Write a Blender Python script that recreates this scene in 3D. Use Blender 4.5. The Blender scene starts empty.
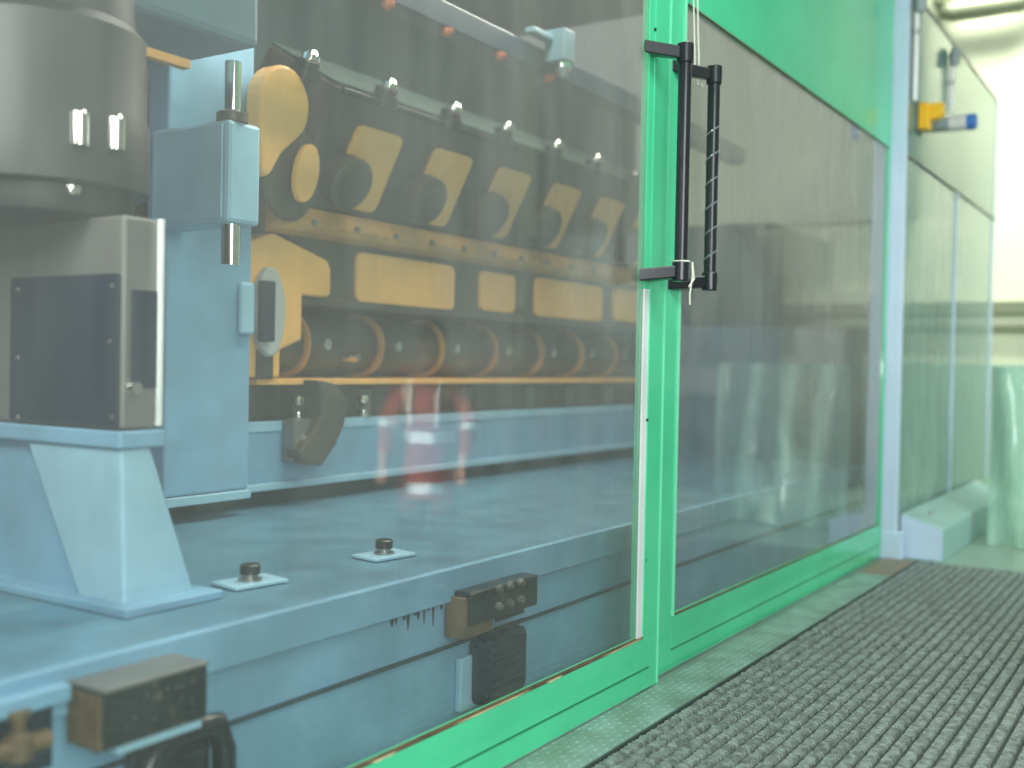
import bpy, bmesh, math, random
from mathutils import Vector, Matrix
random.seed(7)
S = bpy.context.scene
C = S.collection

# ------------------------------------------------------------------ camera
FPX = 1080.0
CAMH = 1.5
ax = Vector((698.0, -6.0, FPX)).normalized()               # world X in camera axes (right, down, forward)
dn = Vector((-0.0192, 1.0, 0.018))
dn = (dn - ax * dn.dot(ax)).normalized()                    # world -Z in camera axes
up = -dn
ay = up.cross(ax)                                           # world Y
if ay.z < 0: ay = -ay
def to_world(v): return Vector((v.dot(ax), v.dot(ay), v.dot(up)))
right = to_world(Vector((1, 0, 0))); down = to_world(Vector((0, 1, 0))); fwd = to_world(Vector((0, 0, 1)))
cam = bpy.data.cameras.new('camera'); co = bpy.data.objects.new('camera', cam); C.objects.link(co)
M = Matrix((right, -down, -fwd)).transposed().to_4x4()
M.translation = Vector((0, 0, CAMH)); co.matrix_world = M
cam.sensor_width = 36; cam.lens = FPX * 36 / 1024; cam.clip_start = 0.05; cam.clip_end = 100
S.camera = co
cam.dof.use_dof = True; cam.dof.focus_distance = 4.6; cam.dof.aperture_fstop = cam.lens / 1000 / 0.044
def at(x, y, X=None, Y=None, Z=None):
    r = fwd * FPX + right * (x - 512) + down * (y - 384)
    if Y is not None: t = Y / r.y
    elif X is not None: t = X / r.x
    else: t = (Z - CAMH) / r.z
    return r * t + Vector((0, 0, CAMH))

# ------------------------------------------------------------------ light and exposure
w = bpy.data.worlds.new('world'); S.world = w; w.use_nodes = True
w.node_tree.nodes['Background'].inputs[0].default_value = (0.74, 0.80, 0.77, 1)
w.node_tree.nodes['Background'].inputs[1].default_value = 0.40
S.view_settings.view_transform = 'Standard'; S.view_settings.look = 'None'
S.view_settings.exposure = 0.0; S.view_settings.gamma = 1; S.view_settings.use_curve_mapping = False
def area(name, loc, target, sx, sy, power, col):
    l = bpy.data.lights.new(name, 'AREA'); l.shape = 'RECTANGLE'; l.size = sx; l.size_y = sy; l.energy = power; l.color = col
    o = bpy.data.objects.new(name, l); C.objects.link(o); o.location = loc
    o.rotation_euler = (Vector(target) - Vector(loc)).to_track_quat('-Z', 'Y').to_euler(); return o
dw = area('daylight_windows', (13.1, 1.6, 8.0), (14.6, 1.6, 3.2), 3.0, 1.2, 170, (1.0, 0.99, 0.88)); dw.data.spread = math.radians(80)
ww = area('added_wall_washer', (12.4, -3.6, 2.8), (14.6, 0.4, 2.8), 1.6, 1.6, 95, (1.0, 0.99, 0.86)); ww.data.spread = math.radians(90)  # no window here: washer added to brighten the wall mirrored in the pane
fs = area('added_far_fill', (7.3, -2.6, 3.6), (10.4, 1.2, 0.7), 1.2, 1.2, 60, (0.86, 1.0, 0.94)); fs.data.spread = math.radians(100)  # unseen fill, added to brighten the plastic sheet, bench and right-hand mat
area('hall_lamps', (3.5, -1.2, 6.0), (5.0, 1.9, 0.0), 5.0, 1.5, 215, (0.92, 1.0, 0.96))
area('added_front_fill', (-0.6, -3.2, 3.4), (2.6, 3.0, 0.8), 3.0, 2.5, 290, (0.90, 0.97, 1.0))  # unseen fill behind the camera, added to brighten the bed front
area('machine_lamp_roof', (5.4, 3.15, 4.4), (5.4, 4.4, 2.1), 4.0, 0.4, 235, (1.0, 0.95, 0.86))
area('machine_lamp_left', (0.5, 2.6, 3.2), (4.6, 4.3, 1.6), 1.0, 1.4, 95, (1.0, 0.98, 0.94))
fl = bpy.data.lights.new('camera_flash', 'POINT'); fl.energy = 200; fl.shadow_soft_size = 0.03
fo = bpy.data.objects.new('camera_flash', fl); C.objects.link(fo); fo.location = (0.02, -0.03, 1.57)
sp = bpy.data.lights.new('added_band_spot', 'SPOT'); sp.energy = 6500; sp.spot_size = math.radians(9.5); sp.spot_blend = 0.4; sp.shadow_soft_size = 0.03  # extra narrow spot, added only to brighten the bystander's reflective bands
so = bpy.data.objects.new('added_band_spot', sp); C.objects.link(so); so.location = (0.02, -0.06, 1.57)
so.rotation_euler = (Vector((5.42, 0.18, 0.95)) - so.location).to_track_quat('-Z', 'Y').to_euler()

# ------------------------------------------------------------------ materials
def L(c):
    return tuple((v / 255 / 12.92 if v / 255 <= 0.04045 else ((v / 255 + 0.055) / 1.055) ** 2.4) for v in c)
def mat(name, col, rough=0.5, metal=0.0, var=0.0, scale=8.0, bump=0.0, bscale=60.0, col2=None, coat=0.0, spec=0.5, stretch=None, lo=0.35, hi=0.65):
    m = bpy.data.materials.new(name); m.use_nodes = True
    nt = m.node_tree; b = nt.nodes['Principled BSDF']
    b.inputs['Roughness'].default_value = rough; b.inputs['Metallic'].default_value = metal
    b.inputs['Specular IOR Level'].default_value = spec
    b.inputs['Coat Weight'].default_value = coat; b.inputs['Coat Roughness'].default_value = 0.08
    c1 = (*L(col), 1)
    c2 = (*L(col2), 1) if col2 else tuple(v * (1 - var) for v in c1[:3]) + (1,)
    tc = nt.nodes.new('ShaderNodeTexCoord'); src = tc.outputs['Object']
    if stretch:
        mp = nt.nodes.new('ShaderNodeMapping'); mp.inputs['Scale'].default_value = stretch
        nt.links.new(src, mp.inputs['Vector']); src = mp.outputs[0]
    n = nt.nodes.new('ShaderNodeTexNoise'); n.inputs['Scale'].default_value = scale; n.inputs['Detail'].default_value = 6
    nt.links.new(src, n.inputs['Vector'])
    r = nt.nodes.new('ShaderNodeValToRGB'); r.color_ramp.elements[0].position = lo; r.color_ramp.elements[1].position = hi
    r.color_ramp.elements[0].color = c2; r.color_ramp.elements[1].color = c1
    nt.links.new(n.outputs['Fac'], r.inputs['Fac']); nt.links.new(r.outputs[0], b.inputs['Base Color'])
    if bump:
        n2 = nt.nodes.new('ShaderNodeTexNoise'); n2.inputs['Scale'].default_value = bscale
        nt.links.new(src, n2.inputs['Vector'])
        bp = nt.nodes.new('ShaderNodeBump'); bp.inputs['Strength'].default_value = bump; bp.inputs['Distance'].default_value = 0.01
        nt.links.new(n2.outputs['Fac'], bp.inputs['Height']); nt.links.new(bp.outputs[0], b.inputs['Normal'])
    return m
def glass(name, tint, dust, dustcol, refl=1.5, rough=0.03, dscale=3.0, low=1.0):
    """pane of dusty polycarbonate: clear film, fresnel reflection and a thin scattering dust layer"""
    m = bpy.data.materials.new(name); m.use_nodes = True; nt = m.node_tree; nt.nodes.clear()
    N = nt.nodes.new
    def math_(op, a, b=None):
        n = N('ShaderNodeMath'); n.operation = op
        for i, v in enumerate((a, b)):
            if v is None: continue
            if isinstance(v, (int, float)): n.inputs[i].default_value = v
            else: nt.links.new(v, n.inputs[i])
        return n.outputs[0]
    g = N('ShaderNodeNewGeometry'); dp = N('ShaderNodeVectorMath'); dp.operation = 'DOT_PRODUCT'
    nt.links.new(g.outputs['True Normal'], dp.inputs[0]); nt.links.new(g.outputs['Incoming'], dp.inputs[1])
    c = math_('ABSOLUTE', dp.outputs['Value'])
    s5 = math_('POWER', math_('SUBTRACT', 1.0, c), 5.0)
    F = math_('MULTIPLY', math_('ADD', math_('MULTIPLY', s5, 0.96), 0.04), refl)
    F = math_('MINIMUM', F, 0.95)
    tc = N('ShaderNodeTexCoord'); mp = N('ShaderNodeMapping'); mp.inputs['Scale'].default_value = (dscale, dscale, dscale * 0.25)
    nt.links.new(tc.outputs['Object'], mp.inputs['Vector'])
    n = N('ShaderNodeTexNoise'); n.inputs['Scale'].default_value = 2.0; n.inputs['Detail'].default_value = 7
    nt.links.new(mp.outputs[0], n.inputs['Vector'])
    mp2 = N('ShaderNodeMapping'); mp2.inputs['Scale'].default_value = (60, 60, 1.0)
    nt.links.new(tc.outputs['Object'], mp2.inputs['Vector'])
    n2 = N('ShaderNodeTexNoise'); n2.inputs['Scale'].default_value = 1.0; n2.inputs['Detail'].default_value = 3
    nt.links.new(mp2.outputs[0], n2.inputs['Vector'])
    k = math_('ADD', math_('MULTIPLY', n.outputs['Fac'], 1.0), math_('MULTIPLY', n2.outputs['Fac'], 0.5))
    k = math_('MULTIPLY', k, 1.33 * dust)
    if low < 1.0:                                            # the dust film is thinner on the low part of the pane
        sx = N('ShaderNodeSeparateXYZ'); nt.links.new(tc.outputs['Object'], sx.inputs[0])
        mr = N('ShaderNodeMapRange'); mr.interpolation_type = 'SMOOTHSTEP'; mr.inputs[1].default_value = 0.3; mr.inputs[2].default_value = 1.6
        mr.inputs[3].default_value = low; mr.inputs[4].default_value = 1.0; nt.links.new(sx.outputs[2], mr.inputs[0])
        k = math_('MULTIPLY', k, mr.outputs[0])
    A = math_('MINIMUM', math_('DIVIDE', k, math_('POWER', math_('MAXIMUM', c, 0.15), 1.6)), 0.8)
    tr = N('ShaderNodeBsdfTransparent'); tr.inputs[0].default_value = (*tint, 1)
    df = N('ShaderNodeBsdfDiffuse'); df.inputs[0].default_value = (*L(dustcol), 1)
    tl = N('ShaderNodeBsdfTranslucent'); tl.inputs[0].default_value = (*L(dustcol), 1)
    ad = N('ShaderNodeMixShader'); ad.inputs[0].default_value = 0.4
    nt.links.new(df.outputs[0], ad.inputs[1]); nt.links.new(tl.outputs[0], ad.inputs[2])
    m1 = N('ShaderNodeMixShader'); nt.links.new(A, m1.inputs[0]); nt.links.new(tr.outputs[0], m1.inputs[1]); nt.links.new(ad.outputs[0], m1.inputs[2])
    gl = N('ShaderNodeBsdfGlossy'); gl.inputs['Roughness'].default_value = rough
    m2 = N('ShaderNodeMixShader'); nt.links.new(F, m2.inputs[0]); nt.links.new(m1.outputs[0], m2.inputs[1]); nt.links.new(gl.outputs[0], m2.inputs[2])
    o = N('ShaderNodeOutputMaterial'); nt.links.new(m2.outputs[0], o.inputs['Surface'])
    return m

GREEN = mat('green_paint', (80, 212, 156), 0.22, var=0.12, scale=2.0, coat=0.35)
GREENTRIM = mat('pale_green_edge', (130, 228, 185), 0.3)
BLUE = mat('machine_blue', (124, 170, 198), 0.42, var=0.22, scale=3.0, bump=0.08, bscale=25)
BLUEL = mat('machine_pale_blue', (152, 194, 214), 0.45, var=0.15, scale=4.0)
BLUED = mat('machine_table_blue', (94, 138, 160), 0.35, var=0.3, scale=4.0, bump=0.1, bscale=20)
TEAL = mat('dark_teal_sheet', (46, 74, 78), 0.6, var=0.4, scale=1.2)
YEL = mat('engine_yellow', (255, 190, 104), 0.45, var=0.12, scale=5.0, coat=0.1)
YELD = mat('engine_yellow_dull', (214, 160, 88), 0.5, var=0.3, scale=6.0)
DARK = mat('machined_iron', (88, 84, 74), 0.42, metal=0.3, var=0.35, scale=6.0)
CAST = mat('grey_blue_casting', (92, 128, 140), 0.5, var=0.25, scale=3)
SPIN = mat('spindle_iron', (46, 50, 52), 0.5, metal=0.2, var=0.3, scale=3)
LGREY = mat('light_grey_plastic', (150, 166, 164), 0.4)
BENCH = mat('bench_paint', (150, 190, 184), 0.35, var=0.15, scale=2)
LGREYW = mat('pale_cast_flange', (178, 180, 176), 0.4)
DECKSHADE = mat('deck_shade_green', (40, 58, 54), 0.6, var=0.2)
DARKER = mat('black_oxide', (34, 38, 36), 0.35, metal=0.2, var=0.3, scale=9.0)
STEEL = mat('steel', (160, 160, 154), 0.28, metal=0.85, var=0.25, scale=12.0)
CHROME = mat('chrome', (232, 232, 226), 0.12, metal=1.0)
GREYM = mat('grey_sheet_metal', (128, 130, 126), 0.4, metal=0.4, var=0.2, scale=3.0)
BLACK = mat('black_plastic', (26, 30, 34), 0.3, var=0.2, scale=10, coat=0.2)
PANEL = mat('dark_panel', (22, 38, 56), 0.35, var=0.2, scale=3.0)
OILY = mat('oily_black', (22, 32, 34), 0.3, var=0.3, scale=20, col2=(96, 88, 72), lo=0.28, hi=0.42)
BROWN = mat('rusty_brown', (110, 92, 66), 0.5, var=0.5, scale=10)
ALU = mat('aluminium', (236, 240, 238), 0.35, metal=0.15, var=0.1, scale=4)
PWHITE = mat('pale_blue_white_post', (196, 216, 236), 0.35, var=0.06, scale=3)
YBOX = mat('yellow_plastic', (246, 190, 40), 0.4)
CLEARW = mat('milky_plastic', (214, 214, 208), 0.25)
BLUEP = mat('blue_plastic', (70, 120, 190), 0.3)
ORANGE = mat('orange_lens', (176, 92, 52), 0.3)
CORD = mat('white_cord', (226, 226, 210), 0.7)
MAT = mat('mat_rubber', (140, 156, 148), 0.36, var=0.6, scale=30, bump=0.3, bscale=120, spec=0.6)
MATB = mat('mat_base_rubber', (62, 76, 72), 0.6, var=0.3, scale=12)
PLATE = mat('tread_plate_steel', (142, 174, 166), 0.4, metal=0.2, var=0.35, scale=5, col2=(116, 142, 126))
RUST = mat('rusty_plate', (150, 120, 100), 0.5, var=0.4, scale=14, col2=(104, 112, 96))
FLOORM = mat('shop_floor', (150, 176, 160), 0.3, var=0.2, scale=2)
WALLY = mat('pale_yellow_wall', (230, 238, 208), 0.7, var=0.05, scale=1.5)
WALLG = mat('pale_green_dado', (164, 194, 174), 0.6, var=0.06, scale=1.5)
PIPE = mat('grey_green_pipe', (128, 138, 112), 0.4)
DULLGREY = mat('dull_grey_metal', (110, 122, 116), 0.5, var=0.15, scale=2)
SCREEN = mat('brushed_sheet', (252, 253, 252), 0.3, metal=0.0, var=0.15, scale=2.2, bump=0.35, bscale=5)
CURTAIN = glass('clear_sheet', (0.9, 1.0, 0.96), 0.30, (205, 235, 222), 1.3, 0.12, 2.0)
GLASSM = glass('dusty_glass', (0.95, 0.965, 0.945), 0.066, (180, 182, 176), 1.35, 0.035, 3.0, 0.35)
GUARDM = glass('guard_polycarbonate', (0.88, 0.95, 0.92), 0.05, (176, 206, 196), 1.0, 0.06)
RED = mat('dark_red_cloth', (150, 44, 40), 0.8, var=0.2, scale=12)
TAPE = mat('reflective_tape', (246, 248, 244), 0.5, metal=0.9)
SKIN = mat('skin', (190, 140, 112), 0.5)
HAIR = mat('hair', (30, 24, 20), 0.6)
NAVY = mat('dark_work_trousers', (96, 34, 36), 0.8)

# ------------------------------------------------------------------ mesh helpers
class MB:
    def __init__(s): s.bm = bmesh.new()
    def box(s, a, b):
        x0, x1 = sorted((a[0], b[0])); y0, y1 = sorted((a[1], b[1])); z0, z1 = sorted((a[2], b[2]))
        v = [s.bm.verts.new(p) for p in ((x0,y0,z0),(x1,y0,z0),(x1,y1,z0),(x0,y1,z0),(x0,y0,z1),(x1,y0,z1),(x1,y1,z1),(x0,y1,z1))]
        for f in ((3,2,1,0),(4,5,6,7),(0,1,5,4),(1,2,6,5),(2,3,7,6),(3,0,4,7)): s.bm.faces.new([v[i] for i in f])
        return s
    def prism(s, poly, off):
        """poly: 3D points of one cap; off: extrusion vector"""
        off = Vector(off); a = [s.bm.verts.new(p) for p in poly]; b = [s.bm.verts.new(Vector(p) + off) for p in poly]
        n = len(a); s.bm.faces.new(a[::-1]); s.bm.faces.new(b)
        for i in range(n): s.bm.faces.new((a[i], a[(i+1) % n], b[(i+1) % n], b[i]))
        return s
    def tube(s, pts, r, n=14, caps=True):
        pts = [Vector(p) for p in pts]; rs = r if isinstance(r, (list, tuple)) else [r] * len(pts)
        rings = []; prev = None
        for i, p in enumerate(pts):
            d = (pts[min(i+1, len(pts)-1)] - pts[max(i-1, 0)])
            if d.length < 1e-9: d = prev
            d = d.normalized(); prev = d
            u = d.cross(Vector((0.13, 0.21, 1))) if abs(d.z) < 0.95 else d.cross(Vector((1, 0.1, 0)))
            if rings and u.dot(pu) < 0: u = -u
            u.normalize(); pu = u; v = d.cross(u)
            rings.append([s.bm.verts.new(p + (u * math.cos(2*math.pi*k/n) + v * math.sin(2*math.pi*k/n)) * rs[i]) for k in range(n)])
        for a, b in zip(rings, rings[1:]):
            for k in range(n): s.bm.faces.new((a[k], a[(k+1) % n], b[(k+1) % n], b[k]))
        if caps: s.bm.faces.new(rings[0][::-1]); s.bm.faces.new(rings[-1])
        return s
    def lathe(s, c, axis, prof, n=28):
        """prof: list of (distance along axis, radius)"""
        axis = Vector(axis).normalized(); c = Vector(c)
        return s.tube_ax(c, axis, prof, n)
    def tube_ax(s, c, axis, prof, n):
        u = axis.orthogonal().normalized(); v = axis.cross(u); rings = []
        for t, r in prof:
            rings.append([s.bm.verts.new(c + axis * t + (u * math.cos(2*math.pi*k/n) + v * math.sin(2*math.pi*k/n)) * max(r, 1e-4)) for k in range(n)])
        for a, b in zip(rings, rings[1:]):
            for k in range(n): s.bm.faces.new((a[k], a[(k+1) % n], b[(k+1) % n], b[k]))
        s.bm.faces.new(rings[0][::-1]); s.bm.faces.new(rings[-1]); return s
    def ell(s, c, r, n=20):
        m = Matrix.Translation(c) @ Matrix.Diagonal((r[0], r[1], r[2], 1))
        bmesh.ops.create_uvsphere(s.bm, u_segments=n, v_segments=max(8, n//2), radius=1, matrix=m); return s
    def build(s, name, m, parent=None, bevel=0, smooth=False):
        bmesh.ops.recalc_face_normals(s.bm, faces=s.bm.faces)
        me = bpy.data.meshes.new(name); s.bm.to_mesh(me); s.bm.free(); me.materials.append(m)
        o = bpy.data.objects.new(name, me); C.objects.link(o)
        if parent is not None:
            o.parent = parent; o.matrix_parent_inverse = Matrix.Translation(-parent.location) if parent.type == 'EMPTY' else Matrix.Identity(4)
        if smooth:
            for p in me.polygons: p.use_smooth = True
            me.set_sharp_from_angle(angle=math.radians(40))
        if bevel:
            bv = o.modifiers.new('bevel', 'BEVEL'); bv.width = bevel; bv.segments = 2; bv.limit_method = 'ANGLE'
        return o
def thing(name, label, cat, loc, group=None):
    o = bpy.data.objects.new(name, None); C.objects.link(o); o.location = loc; o.empty_display_size = 0.1
    o['label'] = label; o['category'] = cat
    if group: o['group'] = group
    return o
def tag(o, label, cat, group=None):
    o['label'] = label; o['category'] = cat
    if group: o['group'] = group
    return o
def struct(o): o['kind'] = 'structure'; return o

# ================================================================== room shell
DG = 2.20            # plane of the sliding doors
WX = 14.6            # end wall
struct(MB().box((-2.5, -5, -0.12), (WX + 0.2, 7.0, -0.02)).build('floor', FLOORM))
struct(MB().box((WX, -5, -0.02), (WX + 0.2, 7.0, 8.5)).build('wall_end', WALLY))
struct(MB().box((WX - 0.03, -5, -0.02), (WX, 7.0, 1.62)).build('trim_1', WALLG))
struct(MB().box((WX - 0.09, -5, 2.02), (WX, 7.0, 2.10)).box((WX - 0.14, -5, 2.24), (WX, 7.0, 2.40)).build('trim_2', PIPE, bevel=0.01))
# enclosure shell behind the glass
struct(MB().box((-2.0, 6.3, -0.02), (12.6, 6.4, 4.7)).build('wall_back', TEAL))
struct(MB().box((-2.1, 2.4, -0.02), (-2.0, 6.4, 4.7)).build('wall_left', TEAL))
struct(MB().box((12.6, 2.45, -0.02), (12.7, 6.4, 2.4)).build('wall_right', DULLGREY))
struct(MB().box((-2.1, 2.4, 4.7), (8.9, 6.4, 4.78)).build('ceiling', TEAL))

# pipe loop on the end wall
pl = []
P0 = at(944, -30, X=WX - 0.25); P1 = at(944, 14, X=WX - 0.25); P2 = at(1024, 16, X=WX - 0.25); 
pts = [Vector((P0.x, P0.y, P0.z)), Vector((P0.x, P0.y, P1.z + 0.12)), Vector((P0.x, P0.y - 0.04, P1.z + 0.03)), Vector((P0.x, P0.y - 0.13, P1.z)),
       Vector((P0.x, P2.y + 0.05, P1.z)), Vector((P0.x, P2.y - 0.04, P1.z + 0.03)), Vector((P0.x, P2.y - 0.08, P1.z + 0.12)), Vector((P0.x, P2.y - 0.08, P0.z + 1))]
pp = MB().tube(pts, 0.12, 16).build('wall_pipe', PIPE, smooth=True)
tag(pp, 'grey pipe bent in a U shape high on the pale yellow end wall', 'pipe')
pv = MB()
for z in (P0.z + 0.1,): pv.box((WX - 0.34, P0.y - 0.1, z), (WX + 0.0, P0.y + 0.1, z + 0.06))
pv.build('bracket', STEEL, pp)

# ================================================================== floor covering
st = thing('tread_plate', 'narrow raised-pattern steel tread plate strip along the foot of the green doors', 'floor plate', (4, 2.06, -0.02))
b = MB().box((0.3, 1.925, -0.02), (8.15, DG - 0.035, 0.0)); b.build('plate', PLATE, st)
b = MB(); s = 0.034
for i in range(int(7.7 / s)):
    for j in range(7):
        x = 0.42 + i * s; y = 1.945 + j * s
        a = 0.6 if (i + j) % 2 else -0.6
        dx, dy = math.cos(a) * 0.014, math.sin(a) * 0.014; nx, ny = -math.sin(a) * 0.006, math.cos(a) * 0.006
        q = [b.bm.verts.new(p) for p in ((x-dx, y-dy, 0), (x+nx, y+ny, 0), (x+dx, y+dy, 0), (x-nx, y-ny, 0), (x, y, 0.0042))]
        for k in range(4): b.bm.faces.new((q[k], q[(k+1) % 4], q[4]))
lz = b.build('lozenges', PLATE, st); lz['kind'] = 'stuff'
rp = MB().box((8.152, 1.925, -0.02), (8.96, DG - 0.035, 0.0)).build('rusty_end_plate', RUST)
tag(rp, 'rust-brown flat steel plate at the far end of the tread plate strip', 'floor plate')
def floor_mat(x0, x1, y0, y1, label):
    t = thing('floor_mat', label, 'mat', ((x0+x1)/2, (y0+y1)/2, -0.02), 'black ribbed rubber mats')
    MB().box((x0, y0, -0.02), (x1, y1, -0.004)).build('mat_base', MATB, t)
    MB().box((x0, y1 - 0.012, -0.004), (x1, y1, 0.012)).box((x0, y0, -0.004), (x1, y0 + 0.012, 0.012)).build('mat_edge', MATB, t)
    b = MB(); px, py = 0.034, 0.062
    nx = int((x1 - x0 - 0.02) / px); ny = int((y1 - y0 - 0.03) / py)
    for j in range(ny):
        y = y1 - 0.022 - j * py
        for i in range(nx):
            x = x0 + 0.012 + i * px
            h = 0.013 + random.uniform(-0.004, 0.003); k = 0.006
            lo = [b.bm.verts.new(p) for p in ((x, y-0.046, -0.004), (x+0.024, y-0.046, -0.004), (x+0.024, y, -0.004), (x, y, -0.004))]
            hi = [b.bm.verts.new(p) for p in ((x+k, y-0.042, h), (x+0.024-k*0.4, y-0.042, h), (x+0.024-k*0.4, y-0.004, h), (x+k, y-0.004, h))]
            b.bm.faces.new(hi)
            for q in range(4): b.bm.faces.new((lo[q], lo[(q+1) % 4], hi[(q+1) % 4], hi[q]))
    o = b.build('ribs', MAT, t); o['kind'] = 'stuff'
    return t
floor_mat(2.2, 6.10, -1.4, 1.915, 'dark ribbed rubber floor mat nearest the camera, in the foreground')
floor_mat(6.12, 8.95, -1.4, 1.915, 'dark ribbed rubber floor mat beyond the seam, reaching the low bench')

# ================================================================== sliding doors
def zat(x, y, Y): return at(x, y, Y=Y).z
ZB, ZT, ZTOP = 0.25, 3.32, 4.58
XS = at(660, 500, Y=DG - 0.035).x         # right end of near leaf
XG = at(646, 500, Y=DG - 0.035).x         # right edge of near pane
XE = 8.93
ld = thing('sliding_door', 'near green-framed glass sliding door with the engine behind its pane', 'door', (XS - 1.5, DG, 0), 'green-framed sliding doors')
y0, y1 = DG - 0.035, DG + 0.005
XL = -1.4
b = MB().box((XL, y0, 0.005), (XS, y1, ZB)).build('bottom_rail', GREEN, ld, bevel=0.003)
b = MB().box((XL, y0 - 0.004, 0.10), (XS - 0.09, y0 , 0.106)).build('rail_seam', mat('seam', (40, 120, 90)), ld)
MB().box((XG, y0, ZB), (XS, y1, ZTOP)).build('side_stile', GREEN, ld, bevel=0.003)
MB().box((XL, y0, ZT), (XG, y1, ZTOP)).build('top_rail', GREEN, ld, bevel=0.003)
MB().box((XL, y0, ZB), (XL + 0.12, y1, ZT)).build('side_stile', GREEN, ld, bevel=0.003)
MB().box((XS - 0.001, y0 - 0.006, 0.005), (XS + 0.006, y1 + 0.002, ZTOP)).build('edge_strip', GREENTRIM, ld)
MB().box((XG - 0.045, y0 + 0.006, ZB), (XG, y0 + 0.016, zat(646, 290, DG))).build('glazing_bead', ALU, ld)
MB().box((XG - 0.045, y0 + 0.006, zat(646, 290, DG)), (XG, y0 + 0.016, ZT)).build('glazing_bead_green', GREEN, ld)
MB().box((XL + 0.12, y0 + 0.018, ZB), (XG, y0 + 0.026, ZT)).build('glass_pane', GLASSM, ld)
b = MB()
for xx, yy in ((649, 420), (647, 560), (657, 30)):
    p = at(xx, yy, Y=y0); b.lathe((p.x - 0.01, y0 + 0.006, p.z), (0, -1, 0), [(0, 0.008), (0.006, 0.007)], 10)
b.build('screw', DARKER, ld)
# worn chips along the lower glazing edge
b = MB()
for (xa, ya), (xb, yb), h in (((370, 767), (396, 755), .010), ((452, 726), (530, 692), .006), ((546, 684), (562, 677), .014), ((600, 660), (643, 641), .005)):
    a = at(xa, ya, Y=y0); c = at(xb, yb, Y=y0); b.prism([(a.x, y0 - 0.002, ZB + .002), (c.x, y0 - 0.002, ZB + .002), (a.x + (c.x - a.x) * .8, y0 - 0.002, ZB - h * .5), (a.x + (c.x - a.x) * .55, y0 - 0.002, ZB - h * .25), (a.x + (c.x - a.x) * .3, y0 - 0.002, ZB - h * .6)], (0, 0.005, 0))
b.build('worn_edge', mat('bare_metal', (206, 196, 150), 0.5), ld)

def handle(parent, xpx, ytop, ybot, Yf, Ysurf, xm, taped):
    """tubular grip at pixel column xpx standing off the door; Yf = grip plane"""
    T = at(xpx, ytop, Y=Yf); Bm = at(xpx, ybot, Y=Yf)
    X = (T.x + Bm.x) / 2 - 0.0; r = 0.030
    h = MB().tube([(X, Yf, Bm.z + 0.02), (X, Yf, T.z - 0.02)], r, 20).build('pull_handle', BLACK, parent, smooth=True)
    for z, sg in ((T.z, 1), (Bm.z, -1)):
        m = MB()
        m.tube([(X, Yf, z - 0.045), (X, Yf, z + 0.045)], r * 1.28, 20)
        xm2 = X - xm
        m.prism([(xm2 - 0.05, Ysurf, z - 0.03 + sg*0.02), (xm2 + 0.05, Ysurf, z - 0.03 + sg*0.02), (X + 0.025, Yf, z - 0.028), (X - 0.025, Yf, z - 0.028)], (0, 0, 0.056))
        m.build('handle_bracket', BLACK, h, bevel=0.006)
    if taped:
        m = MB(); zz = [Bm.z + 0.06 + k * 0.012 for k in range(62)]
        m.tube([(X + math.cos(k * 0.62) * (r + .001), Yf + math.sin(k * 0.62) * (r + .001), z) for k, z in enumerate(zz)], 0.004, 6)
        m.build('wound_tape', CLEAR_T, h, smooth=True)
    return X, T.z, Bm.z
CLEAR_T = mat('shiny_tape', (190, 200, 205), 0.1, metal=0.3)
CLEAR_T = mat('clear_tape_on_grip', (120, 130, 140), 0.08, coat=1.0)
hx, hz1, hz0 = handle(ld, 683, 52, 272, DG - 0.17, y0, 0.10, False)
# far leaf
rd = thing('sliding_door', 'far green-framed glass sliding door ending at the pale post', 'door', (XS + 2, DG + 0.05, 0), 'green-framed sliding doors')
r0, r1 = DG + 0.01, DG + 0.05
XP = at(674, 500, Y=r0).x
MB().box((XP, r0, 0.005), (XE, r1, ZB + 0.02)).build('bottom_rail', GREEN, rd, bevel=0.003)
MB().box((XP, r0 - 0.003, 0.10), (XE, r0, 0.106)).build('rail_seam', bpy.data.materials['seam'], rd)
MB().box((XS - 0.12, r0, 0.005), (XP - 0.001, r1, ZTOP)).build('side_stile', GREEN, rd, bevel=0.003)
MB().box((XP, r0, ZT - 0.02), (XE, r1, ZTOP)).build('top_rail', GREEN, rd, bevel=0.003)
MB().box((XE, r0 - 0.006, 0.005), (XE + 0.02, r1, ZTOP)).build('side_stile', GREEN, rd, bevel=0.003)
MB().box((XP, r0 + 0.008, ZB + 0.02), (XE, r0 + 0.016, ZT)).build('glass_pane', GLASSM, rd)
MB().box((XP - 0.002, r0 - 0.01, ZB + 0.02), (XP + 0.012, r0, ZT)).build('glazing_bead', GREENTRIM, rd)
MB().box((XP + 0.012, r0 - 0.001, ZB + 0.016), (XE, r0 + 0.008, ZB + 0.024)).build('gasket', BROWN, rd)
MB().box((XL + 0.12, y0 - 0.001, ZB - 0.004), (XG, y0 + 0.018, ZB + 0.005)).build('gasket', BROWN, ld)
MB().box((XP, r0 - 0.001, ZT - 0.026), (XE, r0 + 0.008, ZT - 0.019)).build('gasket', BROWN, rd)
gx, gz1, gz0 = handle(rd, 712, 74, 282, DG - 0.12, r0, 0.16, True)
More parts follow.
